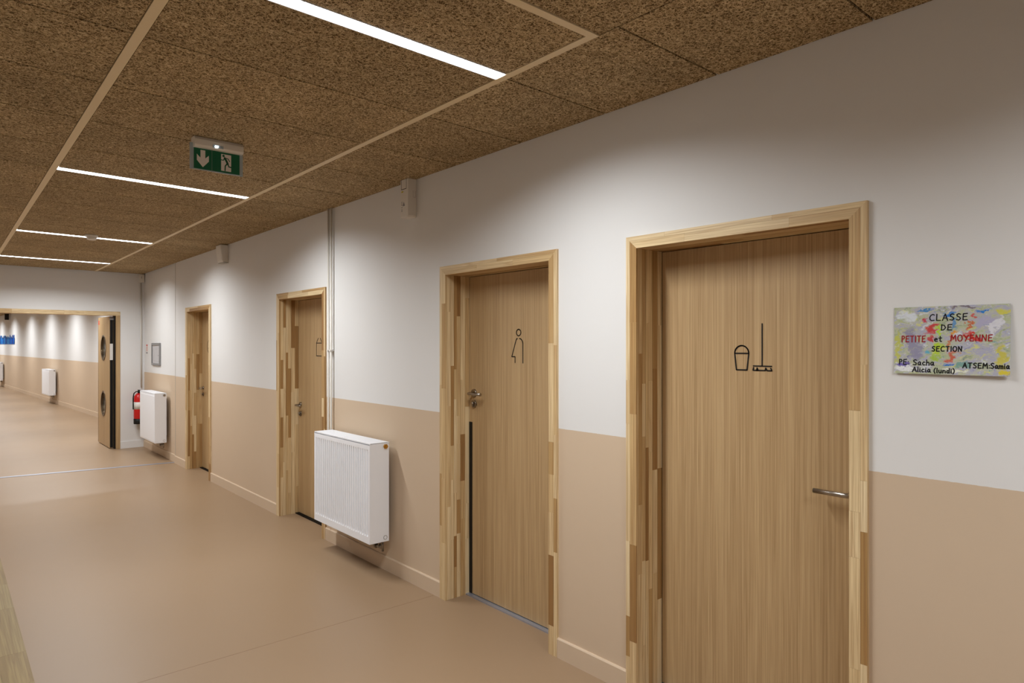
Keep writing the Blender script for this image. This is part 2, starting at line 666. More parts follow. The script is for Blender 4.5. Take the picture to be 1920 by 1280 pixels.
strip(SX0, SX1, FR0, 11.8, 'trim_1', 'long cream ceiling profile on the left, farther from the doors')
strip(TX0, TX1, FR0, 11.8, 'trim_2', 'long cream ceiling profile on the right, nearer the doors')
struct('trim_3', MB().box(SX1, TX0, FR0, FR1, C - 0.002, C + 0.022), 'cream', 'short cream cross profile closing the ceiling frame at the near end', 'ceiling trim')


# ------------------------------------------------------------------ linear lights
def linear_light(loc, rz, length, width, label, group, watts=LAMP_W):
    r = thing('linear_ceiling_light', loc, label, 'ceiling light', group, rz=rz)
    h = length / 2
    w = width / 2
    hb = MB()
    hb.box(-h, h, w - 0.005, w, -0.003, 0.02)
    hb.box(-h, h, -w, -w + 0.003, -0.001, 0.02)
    hb.box(-h, h, -w, w, 0.018, 0.0215)
    hb.build('housing', 'white_metal', r, local=True)
    MB().box(-h + 0.001, h - 0.001, -w + 0.004, w - 0.010, -0.0025, 0.010).build('diffuser', 'led', r, local=True)
    ld = bpy.data.lights.new('light_source', 'AREA')
    ld.shape = 'RECTANGLE'
    ld.size = length - 0.02
    ld.size_y = width - 0.02
    ld.energy = watts
    ld.spread = math.radians(LAMP_SPREAD)
    ld.color = LAMP_COL
    lo = bpy.data.objects.new('light_source', ld)
    COL.objects.link(lo)
    lo.parent = r
    lo.location = (0, -0.003, -0.004)
    return r


LN = ['nearest linear ceiling light, above the two nearest doors', 'second linear ceiling light, just behind the green exit sign',
      'third linear ceiling light, with a small smoke detector in front of it', 'last linear ceiling light of the corridor, just before the end wall']
linear_light(((SX1 + TX0) / 2, -0.60, C), 0.0, TX0 - SX1 - 0.002, 0.068, 'added linear ceiling light behind the viewer, brightening the wall by the class sign', 'linear lights of the corridor ceiling')  # unseen light, added to brighten the wall around the class sign
for yy, lb in zip(LIGHT_ROWS, LN):
    xm = (SX1 + TX0) / 2
    ym = cy(xm, yy)
    linear_light((xm, ym, C), math.atan(skew(yy)), TX0 - SX1 - 0.002, 0.068, lb, 'linear lights of the corridor ceiling')
ORD = ['first', 'second', 'third', 'fourth', 'fifth', 'sixth', 'seventh', 'eighth', 'ninth']
for i, yy in enumerate((12.95, 16.0, 19.05, 22.17, 25.32, 28.75, 31.9, 35.2, 38.3)):
    linear_light((hall_x(yy) - 0.67 - 0.6, yy, C - 0.012), HALL_RZ, 1.19, 0.068,
                 'linear ceiling light in the hall beyond, %s one behind the double doors' % ORD[i], 'linear lights of the far hall', LAMP_W * 1.4)


# ------------------------------------------------------------------ doors
def stave_runs(a, b, lo, hi):
    cuts = [a]
    while cuts[-1] < b - hi * 1.1:
        cuts.append(cuts[-1] + random.uniform(lo, hi))
    cuts.append(b)
    return cuts


def make_door(n, dy0, dy1, top, label, handle, strip_black=False, sill='alu'):
    root = thing('door_%d' % n, (W, (dy0 + dy1) / 2, 0), label, 'door', kind='structure')
    i0, i1 = dy0 + CW, dy1 - CW          # inner faces of the lining
    zs = top - 0.055                     # soffit
    xf = W - PROUD
    T = 0.004                            # stave thickness
    G = 0.00025

    # casing, three members with mitred ends
    cols = [(0.0, 0.022), (0.022, CW)]
    for side in (0, 1):
        s = 1 if side == 0 else -1
        e = dy0 if side == 0 else dy1
        core = MB().prism([(e, 0), (e + s * CW, 0), (e + s * CW, zs), (e, top)], 'x', xf + T, W + 0.001).build('casing', 'pineZ', root)
        for (o0, o1) in cols:
            zt0, zt1 = top - o0 * 0.055 / CW, top - o1 * 0.055 / CW
            cu = stave_runs(0, zt1, 0.14, 0.62)
            for j in range(len(cu) - 1):
                last = j == len(cu) - 2
                ya, yb = e + s * (o0 + G), e + s * (o1 - G)
                poly = [(ya, cu[j] + G), (yb, cu[j] + G), (yb, zt1 if last else cu[j + 1] - G), (ya, zt0 if last else cu[j + 1] - G)]
                MB().prism(poly, 'x', xf, xf + T).build('stave', 'pineZ', core)
    core = MB().prism([(i0, zs), (i1, zs), (dy1, top), (dy0, top)], 'x', xf + T, W + 0.001).build('head_casing', 'pineY', root)
    for (o0, o1) in cols:
        k0, k1 = o0 * 0.055 / CW, o1 * 0.055 / CW
        ya, yb = dy0 + o1, dy1 - o1
        cu = stave_runs(ya, yb, 0.2, 0.5)
        for j in range(len(cu) - 1):
            f_, l_ = j == 0, j == len(cu) - 2
            poly = [((dy0 + o1) if f_ else cu[j] + G, top - k1 + G), ((dy1 - o1) if l_ else cu[j + 1] - G, top - k1 + G),
                    ((dy1 - o0) if l_ else cu[j + 1] - G, top - k0 - G), ((dy0 + o0) if f_ else cu[j] + G, top - k0 - G)]
            MB().prism(poly, 'x', xf, xf + T).build('stave', 'pineY', core)

    # lining (jambs and head) with laminated staves on the reveal
    xb = XLEAF + 0.05
    xcols = [(W + 0.0012, 2.428), (2.428, 2.452), (2.4535, 2.475), (2.475, 2.503), (2.5045, 2.540), (2.540, XLEAF)]
    for side in (0, 1):
        s = 1 if side == 0 else -1
        e = i0 if side == 0 else i1
        core = MB().box(W, xb, *sorted((e - s * 0.0355, e - s * T)), 0, zs + 0.02).build('jamb', 'pineZ', root)
        for (a, b) in xcols:
            cu = stave_runs(0, zs, 0.16, 0.70)
            for j in range(len(cu) - 1):
                MB().box(a + G, b - G, *sorted((e - s * T, e)), cu[j] + G, cu[j + 1] - G).build('stave', 'pineZ', core)
    core = MB().box(W, xb, i0 - 0.01, i1 + 0.01, zs + T, zs + 0.03).build('head_jamb', 'pineY', root)
    for (a, b) in xcols:
        cu = stave_runs(i0, i1, 0.25, 0.6)
        for j in range(len(cu) - 1):
            MB().box(a + G, b - G, cu[j] + G, cu[j + 1] - G, zs, zs + T).build('stave', 'pineY', core)

    leaf = MB().box(XLEAF, XLEAF + 0.04, i0 + 0.003, i1 - 0.003, 0.012, zs - 0.003).build('door_leaf', 'oak', root)
    # closed back so the gaps stay dark
    MB().box(XLEAF + 0.042, XLEAF + 0.05, i0, i1, 0, zs + 0.003).build('rear_stop', 'dark_gap', root)
    MB().box(XLEAF - 0.03, XLEAF + 0.03, i0, i1, 0, 0.008).build('threshold', sill, root)

    # lever handle: side 'far' hangs the rose near the far jamb, lever pointing nearer and vice versa
    hside, hz, lockz = handle
    if hside == 'far':
        yr, dirn = i1 - 0.052, -1
    else:
        yr, dirn = i0 + 0.050, 1
    rs = MB().cyl((XLEAF - 0.009, yr, hz), (XLEAF, yr, hz), 0.026, 24).build('rose', 'chrome', root)
    x1 = XLEAF - 0.056
    pts = [(XLEAF - 0.004, yr, hz), (x1 + 0.018, yr, hz)]
    for i in range(1, 6):
        a = math.radians(90 * i / 5)
        pts.append((x1 + 0.018 - 0.018 * math.sin(a), yr + dirn * 0.018 * (1 - math.cos(a)), hz))
    pts.append((x1, yr + dirn * 0.135, hz))
    MB().tube(pts, 0.0095, 16).build('lever', 'steel', root)
    if lockz:
        lk = MB().cyl((XLEAF - 0.008, yr, lockz), (XLEAF, yr, lockz), 0.025, 24).build('lock_rose', 'chrome', root)
        c2 = MB().cyl((XLEAF - 0.022, yr, lockz + 0.004), (XLEAF - 0.008, yr, lockz + 0.004), 0.0085, 16)
        c2.box(XLEAF - 0.018, XLEAF - 0.008, yr - 0.004, yr + 0.004, lockz - 0.018, lockz)
        c2.build('lock_cylinder', 'steel', lk)
    if strip_black:
        MB().box(XLEAF - 0.004, XLEAF, i1 - 0.031, i1 - 0.003, 0.012, 1.105).build('edge_guard', 'black', root)
    return root, i0, i1, zs


D = []
D.append(make_door(1, *DOORS[0], 'nearest oak door, marked with a bucket and a broom', ('near', 1.045, None)))
D.append(make_door(2, *DOORS[1], 'oak door marked with a figure in a skirt, black guard strip on its edge', ('far', 1.290, 1.222), True))
D.append(make_door(3, *DOORS[2], 'oak door behind the near radiator, marked with a small pencil-like outline', ('far', 1.030, 0.948), sill='dark_gap'))
D.append(make_door(4, *DOORS[3], 'farthest of the four wooden doors in the right wall', ('far', 1.036, 0.955), sill='dark_gap'))


def picto(door, name, strokes, w):
    mb = MB()
    conv = lambda a, b, d: (XLEAF - 0.0012, a, b)
    for st, closed in strokes:
        ribbon(mb, st, w, conv, closed)
    # give the film a little thickness
    ob = mb.build(name, 'black', door)
    sol = ob.modifiers.new('thick', 'SOLIDIFY')
    sol.thickness = 0.0008
    return ob


picto(D[0][0], 'bucket_pictogram', [
    ([(1.527, 1.563), (1.462, 1.563)], False),
    ([(1.527, 1.563), (1.519, 1.493), (1.470, 1.493), (1.462, 1.563)], False),
    (arc(1.4945, 1.563, 0.0325, 0.033, 0, 180, 16), False)], 0.0056)
picto(D[0][0], 'broom_pictogram', [
    ([(1.402, 1.686), (1.402, 1.511)], False),
    ([(1.441, 1.511), (1.361, 1.511)], False),
    ([(1.440, 1.504), (1.442, 1.493), (1.420, 1.493), (1.424, 1.503), (1.427, 1.493), (1.3885, 1.493), (1.386, 1.503), (1.380, 1.493), (1.360, 1.493), (1.364, 1.503)], False)], 0.0052)
picto(D[1][0], 'figure_pictogram', [
    (arc(2.9275, 1.670, 0.0195, 0.0190, 0, 360, 24), False),
    ([(2.938, 1.635)] + [(2.947, 1.632), (2.951, 1.624)] + [(2.989, 1.528), (2.959, 1.528), (2.959, 1.493)], False),
    ([(2.920, 1.635)] + arc(2.920, 1.602, 0.030, 0.033, 90, 180, 8)[1:] + [(2.890, 1.492)], False)], 0.0056)
picto(D[2][0], 'pencil_pictogram', [
    ([(5.697, 1.612), (5.697, 1.497), (5.581, 1.497), (5.581, 1.612)], True),
    ([(5.697, 1.612), (5.658, 1.655)], False),
    ([(5.581, 1.612), (5.616, 1.655)], False)], 0.0065)
picto(D[3][0], 'face_pictogram', [
    (arc(8.86, 1.572, 0.078, 0.080, 0, 360, 28), False),
    ([(8.885, 1.60), (8.885, 1.585)], False), ([(8.835, 1.60), (8.835, 1.585)], False),
    (arc(8.86, 1.565, 0.035, 0.03, 200, 340, 8), False)], 0.0065)

# ------------------------------------------------------------------ skirting boards
segs = [(YB, DOORS[0][0], 'right of the nearest door'), (DOORS[0][1], DOORS[1][0], 'between the two nearest doors'),
        (DOORS[1][1], DOORS[2][0], 'under the near radiator'), (DOORS[2][1], DOORS[3][0], 'between the third and the farthest door'),
        (DOORS[3][1], YJ, 'between the farthest door and the wall joint')]
for i, (a, b, t) in enumerate(segs):
    struct('baseboard_right' if i == 0 else 'baseboard_right.%03d' % i,
           MB().prism([(W, 0), (W - 0.013, 0), (W - 0.013, 0.094), (W - 0.009, 0.100), (W, 0.100)], 'y', a, b), 'beige', 'beige skirting board ' + t, 'baseboard')
struct('baseboard_right_far', MB().prism([(WF, 0), (WF - 0.013, 0), (WF - 0.013, 0.094), (WF - 0.009, 0.100), (WF, 0.100)], 'y', YJ, ye(WF) - 0.013), 'beige',
       'beige skirting board under the far radiator', 'baseboard')
eb = MB()
skew_box(eb, XJ1, WF, -0.013, 0, 0, 0.105)
struct('baseboard_end', eb, 'white_skirt', 'white skirting board on the end wall beside the double doors', 'baseboard')
eb = MB()
skew_box(eb, XL, XJ0, -0.013, 0, 0, 0.105)
struct('baseboard_end_left', eb, 'white_skirt', 'white skirting board on the end wall, left of the opening', 'baseboard')
hb = MB()
hb.prism([(p0[0] - 0.013, p0[1]), (p1[0] - 0.013, p1[1]), p1, p0], 'z', 0, 0.1)
struct('baseboard_hall', hb, 'beige', 'beige skirting board of the far hall wall', 'baseboard')
# thin dark joint cover at the building joint
struct('trim_4', MB().box(W - 0.002, WF, YJ - 0.004, YJ + 0.006, 0.1, C), 'grey_plastic', 'thin vertical joint line in the right wall before the far radiator', 'wall trim')
# aluminium strip across the floor
struct('trim_5', MB().prism([(2.40, 9.765), (XL, 10.165), (XL, 10.225), (2.40, 9.825)], 'z', 0, 0.004), 'alu',
       'aluminium joint strip across the floor before the far radiator', 'floor trim')


# ------------------------------------------------------------------ radiators
def radiator(ribbed, label, group):
    """local frame: length along +Y from 0, front faces -X, back at x=0; z from floor."""
    L, D_, Z0, Z1 = 0.880, 0.152, 0.238, 0.924
    r = thing('radiator', (0, 0, 0), label, 'radiator', group)
    xf = -D_
    if ribbed:
        mb = MB()
        n = 26
        m_ = 0.018
        p = (L - 2 * m_) / n
        ys = [0.0, m_]
        ds = [0, 0]
        for i in range(n):
            b = m_ + i * p
            ys += [b + 0.22 * p, b + 0.32 * p, b + 0.68 * p, b + 0.78 * p]
            ds += [0, 1, 1, 0]
        ys += [L - m_, L]
        ds += [0, 0]
        zb, zt = Z0 + 0.048, Z1 - 0.042
        zl = [(Z0, 0), (zb, 0), (zb + 0.016, 1), (zt - 0.012, 1), (zt, 0), (Z1 - 0.012, 0)]
        vs_ = [(xf + 0.0095 * d * g, yy, z) for z, g in zl for yy, d in zip(ys, ds)]
        nn = len(ys)
        fs_ = [(j * nn + i, j * nn + i + 1, (j + 1) * nn + i + 1, (j + 1) * nn + i) for j in range(len(zl) - 1) for i in range(nn - 1)]
        mb.add(vs_, fs_)
        mb.build('front_panel', 'white_metal', r, local=True)
    else:
        mb = MB().box(xf + 0.003, xf + 0.01, 0, L, Z0, Z1 - 0.012)
        mb.box(xf, xf + 0.004, 0.012, L - 0.012, Z0 + 0.014, Z1 - 0.036)
        mb.build('front_panel', 'white_metal', r, local=True, bevel=0.003)
    MB().box(-0.028, -0.02, 0.004, L - 0.004, Z0, Z1 - 0.012).build('rear_panel', 'white_metal', r, local=True)
    MB().box(xf + 0.058, xf + 0.07, 0.006, L - 0.006, Z0 + 0.004, Z1 - 0.02).build('middle_panel', 'white_metal', r, local=True)
    for y0, y1 in ((0.0, 0.004), (L - 0.004, L)):
        MB().box(xf + 0.0005, -0.002, y0 - 0.001, y1 + 0.001, Z0, Z1 - 0.004).build('side_cover', 'white_metal', r, local=True, bevel=0.002)
    tg = MB()
    tg.box(xf + 0.002, xf + 0.010, -0.001, L + 0.001, Z1 - 0.008, Z1)
    tg.box(-0.012, -0.002, -0.001, L + 0.001, Z1 - 0.008, Z1)
    for yy in (0.0, L / 2, L - 0.012):
        tg.box(xf + 0.01, -0.012, yy, yy + 0.012, Z1 - 0.008, Z1)
    nb = 14
    for i in range(nb):
        xx = xf + 0.0105 + (D_ - 0.0225) * i / nb
        tg.box(xx, xx + 0.0062, 0.0, L, Z1 - 0.006, Z1 - 0.0005)
    tg.build('top_grille', 'white_metal', r, local=True)
    MB().box(xf + 0.012, -0.03, 0.01, L - 0.01, Z1 - 0.05, Z1 - 0.045).build('inner_baffle', 'white_metal', r, local=True)
    v = MB().cyl((-0.032, -0.012, Z1 - 0.028), (-0.032, 0.0, Z1 - 0.028), 0.017, 6, smooth=False)
    v.cyl((-0.032, -0.018, Z1 - 0.028), (-0.032, -0.012, Z1 - 0.028), 0.009, 12)
    v.build('vent_plug', 'brass' if ribbed else 'steel', r, local=True)
    ring = MB()
    pts = [(-0.032 + 0.0135 * math.cos(a), -0.003, Z0 + 0.03 + 0.0135 * math.sin(a)) for a in [2 * math.pi * i / 20 for i in range(21)]]
    ring.tube(pts, 0.0016, 6)
    ring.build('lower_cap', 'grey_plastic', r, local=True)
    # return valve and pipes at the near end, inlet at the far end
    vb = MB().cyl((-0.05, 0.05, Z0 - 0.035), (-0.05, 0.05, Z0), 0.011, 14)
    vb.cyl((-0.05, 0.02, Z0 - 0.04), (-0.05, 0.085, Z0 - 0.04), 0.013, 14)
    vb.cyl((-0.05, 0.085, Z0 - 0.04), (-0.05, 0.105, Z0 - 0.04), 0.020, 12)
    vb.cyl((-0.032, 0.035, Z0 - 0.075), (-0.032, 0.035, Z0 - 0.01), 0.0085, 12)
    vb.build('return_valve', 'chrome', r, local=True)
    MB().tube([(-0.05, 0.1, Z0 - 0.04), (-0.05, L - 0.1, Z0 - 0.04), (-0.045, L - 0.075, Z0 - 0.035), (-0.03, L - 0.06, Z0 - 0.02)], 0.0075, 10).build('supply_pipe', 'pipe', r, local=True)
    iv = MB().cyl((-0.06, L - 0.06, Z0 - 0.02), (0.0, L - 0.06, Z0 - 0.02), 0.012, 12)
    iv.cyl((-0.06, L - 0.06, Z0 - 0.03), (-0.06, L - 0.06, Z0), 0.012, 12)
    iv.build('inlet_valve', 'white_plastic', r, local=True)
    for yy in (0.18, L - 0.18):
        MB().box(-0.021, 0.04, yy - 0.015, yy + 0.015, Z0 + 0.08, Z1 - 0.1).build('wall_bracket', 'white_metal', r, local=True)
    return r


RG = 'white panel radiators'
ra = radiator(True, 'white ribbed panel radiator on the wall between the second and third doors', RG)
ra.location = (2.36, 4.045, 0)
rb = radiator(False, 'white flat-fronted panel radiator near the fire extinguisher', RG)
rb.location = (2.376, 10.10, 0)
for (yy, lab) in ((21.35, 'small white radiator on the far hall wall, right of the other one'), (31.3, 'small white radiator at the left edge, far down the hall')):
    rc = copy_tree(rb)
    rc.location = (hall_x(yy) - 0.044, yy, 0)
    rc.rotation_euler.z = HALL_RZ
    rc['label'] = lab
    rc.scale = (1, 1.15 if yy < 30 else 1.0, 1)

# ------------------------------------------------------------------ heating pipes
for i, (yy, lab) in enumerate(((5.036, 'white vertical heating pipe nearer the third door, going down behind the radiator'),
                               (4.986, 'white vertical heating pipe farther from the third door, going down behind the radiator'))):
    tail = [(W - 0.024, yy - 0.010, 0.228), (W - 0.03, yy - 0.03, 0.222), (W - 0.045, 4.89, 0.222)] if i else [(W - 0.032, yy, 0.240), (W - 0.075, yy, 0.238)]
    tag(MB().tube([(W - 0.022, yy, C), (W - 0.022, yy, 0.275), (W - 0.022, yy, 0.26), (W - 0.0222, yy, 0.25)] + tail, 0.0085, 14).build('heating_pipe', 'pipe'), lab, 'pipe', 'twin heating pipes')
cl = thing('pipe_clip', (W - 0.022, 5.011, 1.55), 'small white double clip holding the two heating pipes to the wall', 'pipe clip')
MB().box(W - 0.034, W, 4.975, 5.047, 1.545, 1.557).build('strap', 'white_plastic', cl)
MB().cyl((W - 0.040, 5.011, 1.551), (W - 0.033, 5.011, 1.551), 0.005, 10).build('screw', 'grey_plastic', cl)
tag(MB().tube([(2.372, ye(2.372) - 0.014, 0.93), (2.372, ye(2.372) - 0.014, 2.57)], 0.008, 12).build('cable_conduit', 'pipe'),
    'thin white conduit running down the corner to the far radiator', 'conduit')

# ------------------------------------------------------------------ emergency light units on the wall
r = thing('emergency_light', (2.4, 3.80, 2.44), 'white emergency unit under the ceiling between the near radiator and the second door', 'emergency light', 'wall emergency units')
xf = 2.332
mb = MB().prism([(3.757, 2.698), (3.757, 2.455), (3.765, 2.443), (3.845, 2.443), (3.853, 2.455), (3.853, 2.698)], 'x', xf, W)
mb.build('body', 'white_plastic', r, bevel=0.004)
mb = MB()
for a, b in (((3.776, 2.698), (3.776, 2.632)), ((3.776, 2.632), (3.838, 2.632)), ((3.838, 2.632), (3.838, 2.698))):
    ribbon(mb, [a, b], 0.004, lambda p, q, d: (xf - 0.0006, p, q))
mb.build('lens_outline', 'dark_gap', r)
MB().box(xf - 0.003, xf, 3.815, 3.835, 2.612, 2.619).build('indicator', 'yellow', r)
mb = MB()
for z in (2.545, 2.535, 2.525, 2.510, 2.495, 2.485):
    mb.box(xf - 0.0008, xf, 3.826, 3.838, z, z + 0.005)
mb.prism([(3.795, 2.52), (3.822, 2.52), (3.808, 2.548)], 'x', xf - 0.0008, xf)
mb.build('printed_label', 'print_grey', r)
mb = MB()
for pa in ((2.372, 2.62), (2.388, 2.62)):
    mb.box(pa[0], pa[0] + 0.0015, 3.7563, 3.757, 2.575, 2.62)
mb.box(2.372, 2.3895, 3.7563, 3.757, 2.575, 2.5765)
mb.build('knock_out', 'grey_plastic', r)

r = thing('emergency_light', (2.4, 7.62, 2.50), 'wedge-shaped emergency lamp under the ceiling between the third and farthest doors', 'emergency light', 'wall emergency units')
MB().prism([(2.4, 2.692), (2.318, 2.692), (2.320, 2.64), (2.338, 2.512), (2.345, 2.505), (2.4, 2.505)], 'y', 7.566, 7.74).build('body', 'white_plastic', r, bevel=0.003)
MB().prism([(2.3175, 2.675), (2.3195, 2.64), (2.336, 2.525), (2.333, 2.525), (2.315, 2.675)], 'y', 7.578, 7.728).build('lens', 'white_plastic', r)
MB().box(2.345, 2.4, 7.566, 7.74, 2.498, 2.504).build('base_lip', 'grey_plastic', r)

r = thing('alarm_sounder', (2.38, ye(2.38), 2.56), 'small white sounder box in the far corner above the conduit', 'alarm')
yb_ = ye(2.38)
MB().prism([(2.345, 2.692), (2.345, 2.575), (2.352, 2.565), (2.405, 2.565), (2.412, 2.575), (2.412, 2.692)], 'y', yb_ - 0.055, yb_ + 0.002).build('body', 'white_plastic', r, bevel=0.004)
MB().box(2.366, 2.374, yb_ - 0.0565, yb_ - 0.055, 2.625, 2.655).build('slot', 'grey_plastic', r)

# smoke detector
r = thing('smoke_detector', (1.148, 7.86, C), 'small white smoke detector on the ceiling in front of the third light', 'smoke detector')
MB().lathe([(0.030, C - 0.05), (0.042, C - 0.046), (0.045, C - 0.03), (0.045, C - 0.022)], 1.148, 7.80).build('sensor_head', 'white_plastic', r)
MB().lathe([(0.052, C - 0.022), (0.056, C - 0.012), (0.056, C)], 1.148, 7.80).build('base', 'white_plastic', r)

# ------------------------------------------------------------------ exit sign
EY = 3.745
r = thing('exit_sign', (1.128, EY, C), 'green emergency exit sign with arrow and running figure under the ceiling', 'exit sign')
prof = [(EY - 0.028, 2.640), (EY - 0.036, 2.652), (EY - 0.034, 2.680), (EY - 0.022, C), (EY + 0.030, C), (EY + 0.036, 2.665), (EY + 0.030, 2.640)]
MB().prism(prof, 'x', 1.006, 1.258).build('housing', 'white_plastic', r, bevel=0.004)
MB().box(1.095, 1.150, EY - 0.037, EY - 0.030, 2.648, 2.663).build('lamp_window', 'acrylic', r)
MB().box(1.108, 1.122, EY - 0.039, EY - 0.0365, 2.650, 2.658).build('led', 'led_dot', r)
MB().box(0.991, 1.263, EY - 0.003, EY + 0.003, 2.526, 2.664).build('acrylic_panel', 'acrylic', r)
gx0, gx1, gz0, gz1 = 1.010, 1.245, 2.531, 2.640
gp = MB().box(gx0, gx1, EY - 0.0042, EY - 0.0032, gz0, gz1).build('green_plate', 'green', r)
MB().box(1.1005, 1.1015, EY - 0.0046, EY - 0.0042, gz0, gz1).build('divider', 'print_grey', gp)
ax, az = 1.055, 2.586
arrow = [(ax - 0.012, az + 0.046), (ax - 0.012, az + 0.004), (ax - 0.030, az + 0.022), (ax - 0.030, az - 0.010), (ax, az - 0.044), (ax + 0.030, az - 0.010), (ax + 0.030, az + 0.022), (ax + 0.012, az + 0.004), (ax + 0.012, az + 0.046)]
MB().prism(arrow, 'y', EY - 0.0050, EY - 0.0042).build('arrow', 'exit_white', gp)
MB().box(1.148, 1.200, EY - 0.0050, EY - 0.0042, 2.540, 2.630).build('doorway', 'exit_white', gp)
mm = MB()
cv = lambda a, b, d: (a, EY - 0.0054, b)
mm.add([cv(1.160 + 0.0065 * math.cos(t), 2.621 + 0.0065 * math.sin(t), 0) for t in [2 * math.pi * i / 14 for i in range(14)]], [tuple(range(14))])
for st, w_ in (([(1.166, 2.610), (1.177, 2.592), (1.182, 2.580)], 0.011), ([(1.166, 2.609), (1.159, 2.597), (1.144, 2.598)], 0.0045),
               ([(1.168, 2.611), (1.184, 2.608), (1.192, 2.595)], 0.0045), ([(1.179, 2.582), (1.169, 2.567), (1.168, 2.543)], 0.0065),
               ([(1.182, 2.580), (1.188, 2.566), (1.204, 2.564)], 0.0065)):
    ribbon(mm, st, w_, cv)
mm.build('running_figure', 'green', gp)

# ------------------------------------------------------------------ class sign (laminated painted card with handwriting)
PY0, PY1, PZ0, PZ1 = 0.522, 0.838, 1.506, 1.722      # right / left edges as seen, bottom, top

k = NT('painted_card').set(0.22, 0, 0.5)
tc = k.n('ShaderNodeTexCoord')
mp = k.n('ShaderNodeMapping')
k.l(tc.outputs['UV'], mp.inputs['Vector'])
uv = mp.outputs[0]
wn = k.n('ShaderNodeTexNoise')
wn.inputs['Scale'].default_value = 9
wn.inputs['Detail'].default_value = 6
wn.inputs['Roughness'].default_value = 0.62
k.l(uv, wn.inputs['Vector'])
sub = k.n('ShaderNodeVectorMath', operation='SUBTRACT')
k.l(wn.outputs['Color'], sub.inputs[0])
sub.inputs[1].default_value = (0.5, 0.5, 0.5)
scl = k.n('ShaderNodeVectorMath', operation='SCALE')
k.l(sub.outputs[0], scl.inputs[0])
scl.inputs['Scale'].default_value = 0.26
wv_ = k.n('ShaderNodeVectorMath', operation='ADD')
k.l(uv, wv_.inputs[0])
k.l(scl.outputs[0], wv_.inputs[1])
wuv = wv_.outputs[0]


def streak(seed, sc, rot):
    m_ = k.n('ShaderNodeMapping', vector_type='TEXTURE')
    m_.inputs['Rotation'].default_value = (0, 0, rot)
    m_.inputs['Scale'].default_value = (1.0, 0.36, 1)
    m_.inputs['Location'].default_value = (seed, seed * 1.7, 0)
    k.l(wuv, m_.inputs['Vector'])
    return k.noise(m_.outputs[0], sc, 5, 0.6, 0.8)


colr = k.ramp(streak(1.3, 4, 0.5), [(0.30, srgb(124, 136, 140)), (0.42, srgb(176, 184, 146)), (0.5, srgb(186, 186, 176)), (0.58, srgb(164, 164, 194)), (0.70, srgb(206, 206, 128))])
for seed, sc, rot, lo, hi, cc, amt in ((3.1, 5, 0.7, 0.58, 0.63, srgb(210, 214, 220), 0.9), (5.7, 5, 0.4, 0.60, 0.66, srgb(220, 220, 90), 0.8),
                                       (8.3, 6, 0.9, 0.62, 0.66, srgb(112, 110, 168), 0.8), (10.9, 7, 0.6, 0.64, 0.67, srgb(70, 150, 170), 0.8),
                                       (14.2, 9, 0.5, 0.66, 0.69, srgb(240, 240, 232), 0.9)):
    colr = k.mix(k.math('MULTIPLY', k.ramp(streak(seed, sc, rot), [(lo, (0, 0, 0)), (hi, (1, 1, 1))]), amt), colr, cc)
# bigger dabs of paint: u (left to right), v (bottom to top), radii, rotation, colour
DABS = [(0.12, 0.86, .10, .10, 0, srgb(214, 220, 228)), (0.18, 0.45, .06, .3, .2, srgb(142, 140, 166)), (0.03, 0.40, .03, .3, 0, srgb(190, 192, 90)),
        (0.79, 0.76, .10, .13, 0, srgb(172, 168, 196)), (0.88, 0.70, .03, .18, -.3, srgb(214, 214, 222)), (0.95, 0.90, .07, .05, .5, srgb(206, 200, 70)),
        (0.94, 0.25, .05, .2, 0, srgb(196, 186, 78)), (0.97, 0.04, .04, .05, 0, srgb(214, 196, 40)),
        (0.42, 0.62, .028, .10, .2, srgb(176, 208, 30)), (0.40, 0.36, .04, .12, -.3, srgb(178, 206, 36)), (0.38, 0.22, .05, .06, 0, srgb(160, 190, 60)),
        (0.34, 0.66, .05, .10, -.4, srgb(196, 48, 56)), (0.36, 0.52, .04, .06, .4, srgb(190, 46, 52)), (0.30, 0.80, .03, .05, 0, srgb(190, 60, 80)),
        (0.69, 0.55, .035, .09, .5, srgb(204, 40, 36)), (0.75, 0.50, .04, .05, .6, srgb(206, 46, 34)), (0.67, 0.70, .015, .08, -.2, srgb(196, 96, 60)),
        (0.50, 0.47, .02, .16, -.1, srgb(196, 120, 80)), (0.52, 0.27, .04, .10, -.5, srgb(196, 92, 70)), (0.56, 0.60, .05, .03, .8, srgb(222, 150, 40)),
        (0.51, 0.87, .05, .04, .2, srgb(24, 120, 200)), (0.54, 0.73, .018, .14, 0, srgb(90, 140, 190)), (0.78, 0.91, .05, .018, .2, srgb(30, 120, 196)),
        (0.28, 0.95, .06, .02, .1, srgb(60, 130, 190)), (0.48, 0.14, .06, .025, .4, srgb(40, 110, 190)), (0.30, 0.33, .05, .05, .5, srgb(90, 170, 196)),
        (0.08, 0.13, .07, .04, 0, srgb(104, 84, 180)), (0.11, 0.07, .12, .03, -.1, srgb(232, 234, 236)), (0.55, 0.05, .14, .02, 0, srgb(226, 228, 214)),
        (0.62, 0.97, .12, .03, 0, srgb(120, 108, 116)), (0.62, 0.15, .10, .05, .3, srgb(116, 158, 150)), (0.70, 0.84, .03, .03, .4, srgb(200, 90, 90))]
BR = k.ramp(streak(21.7, 7, 0.6), [(0.30, (0.45, 0.45, 0.45)), (0.46, (1, 1, 1))])
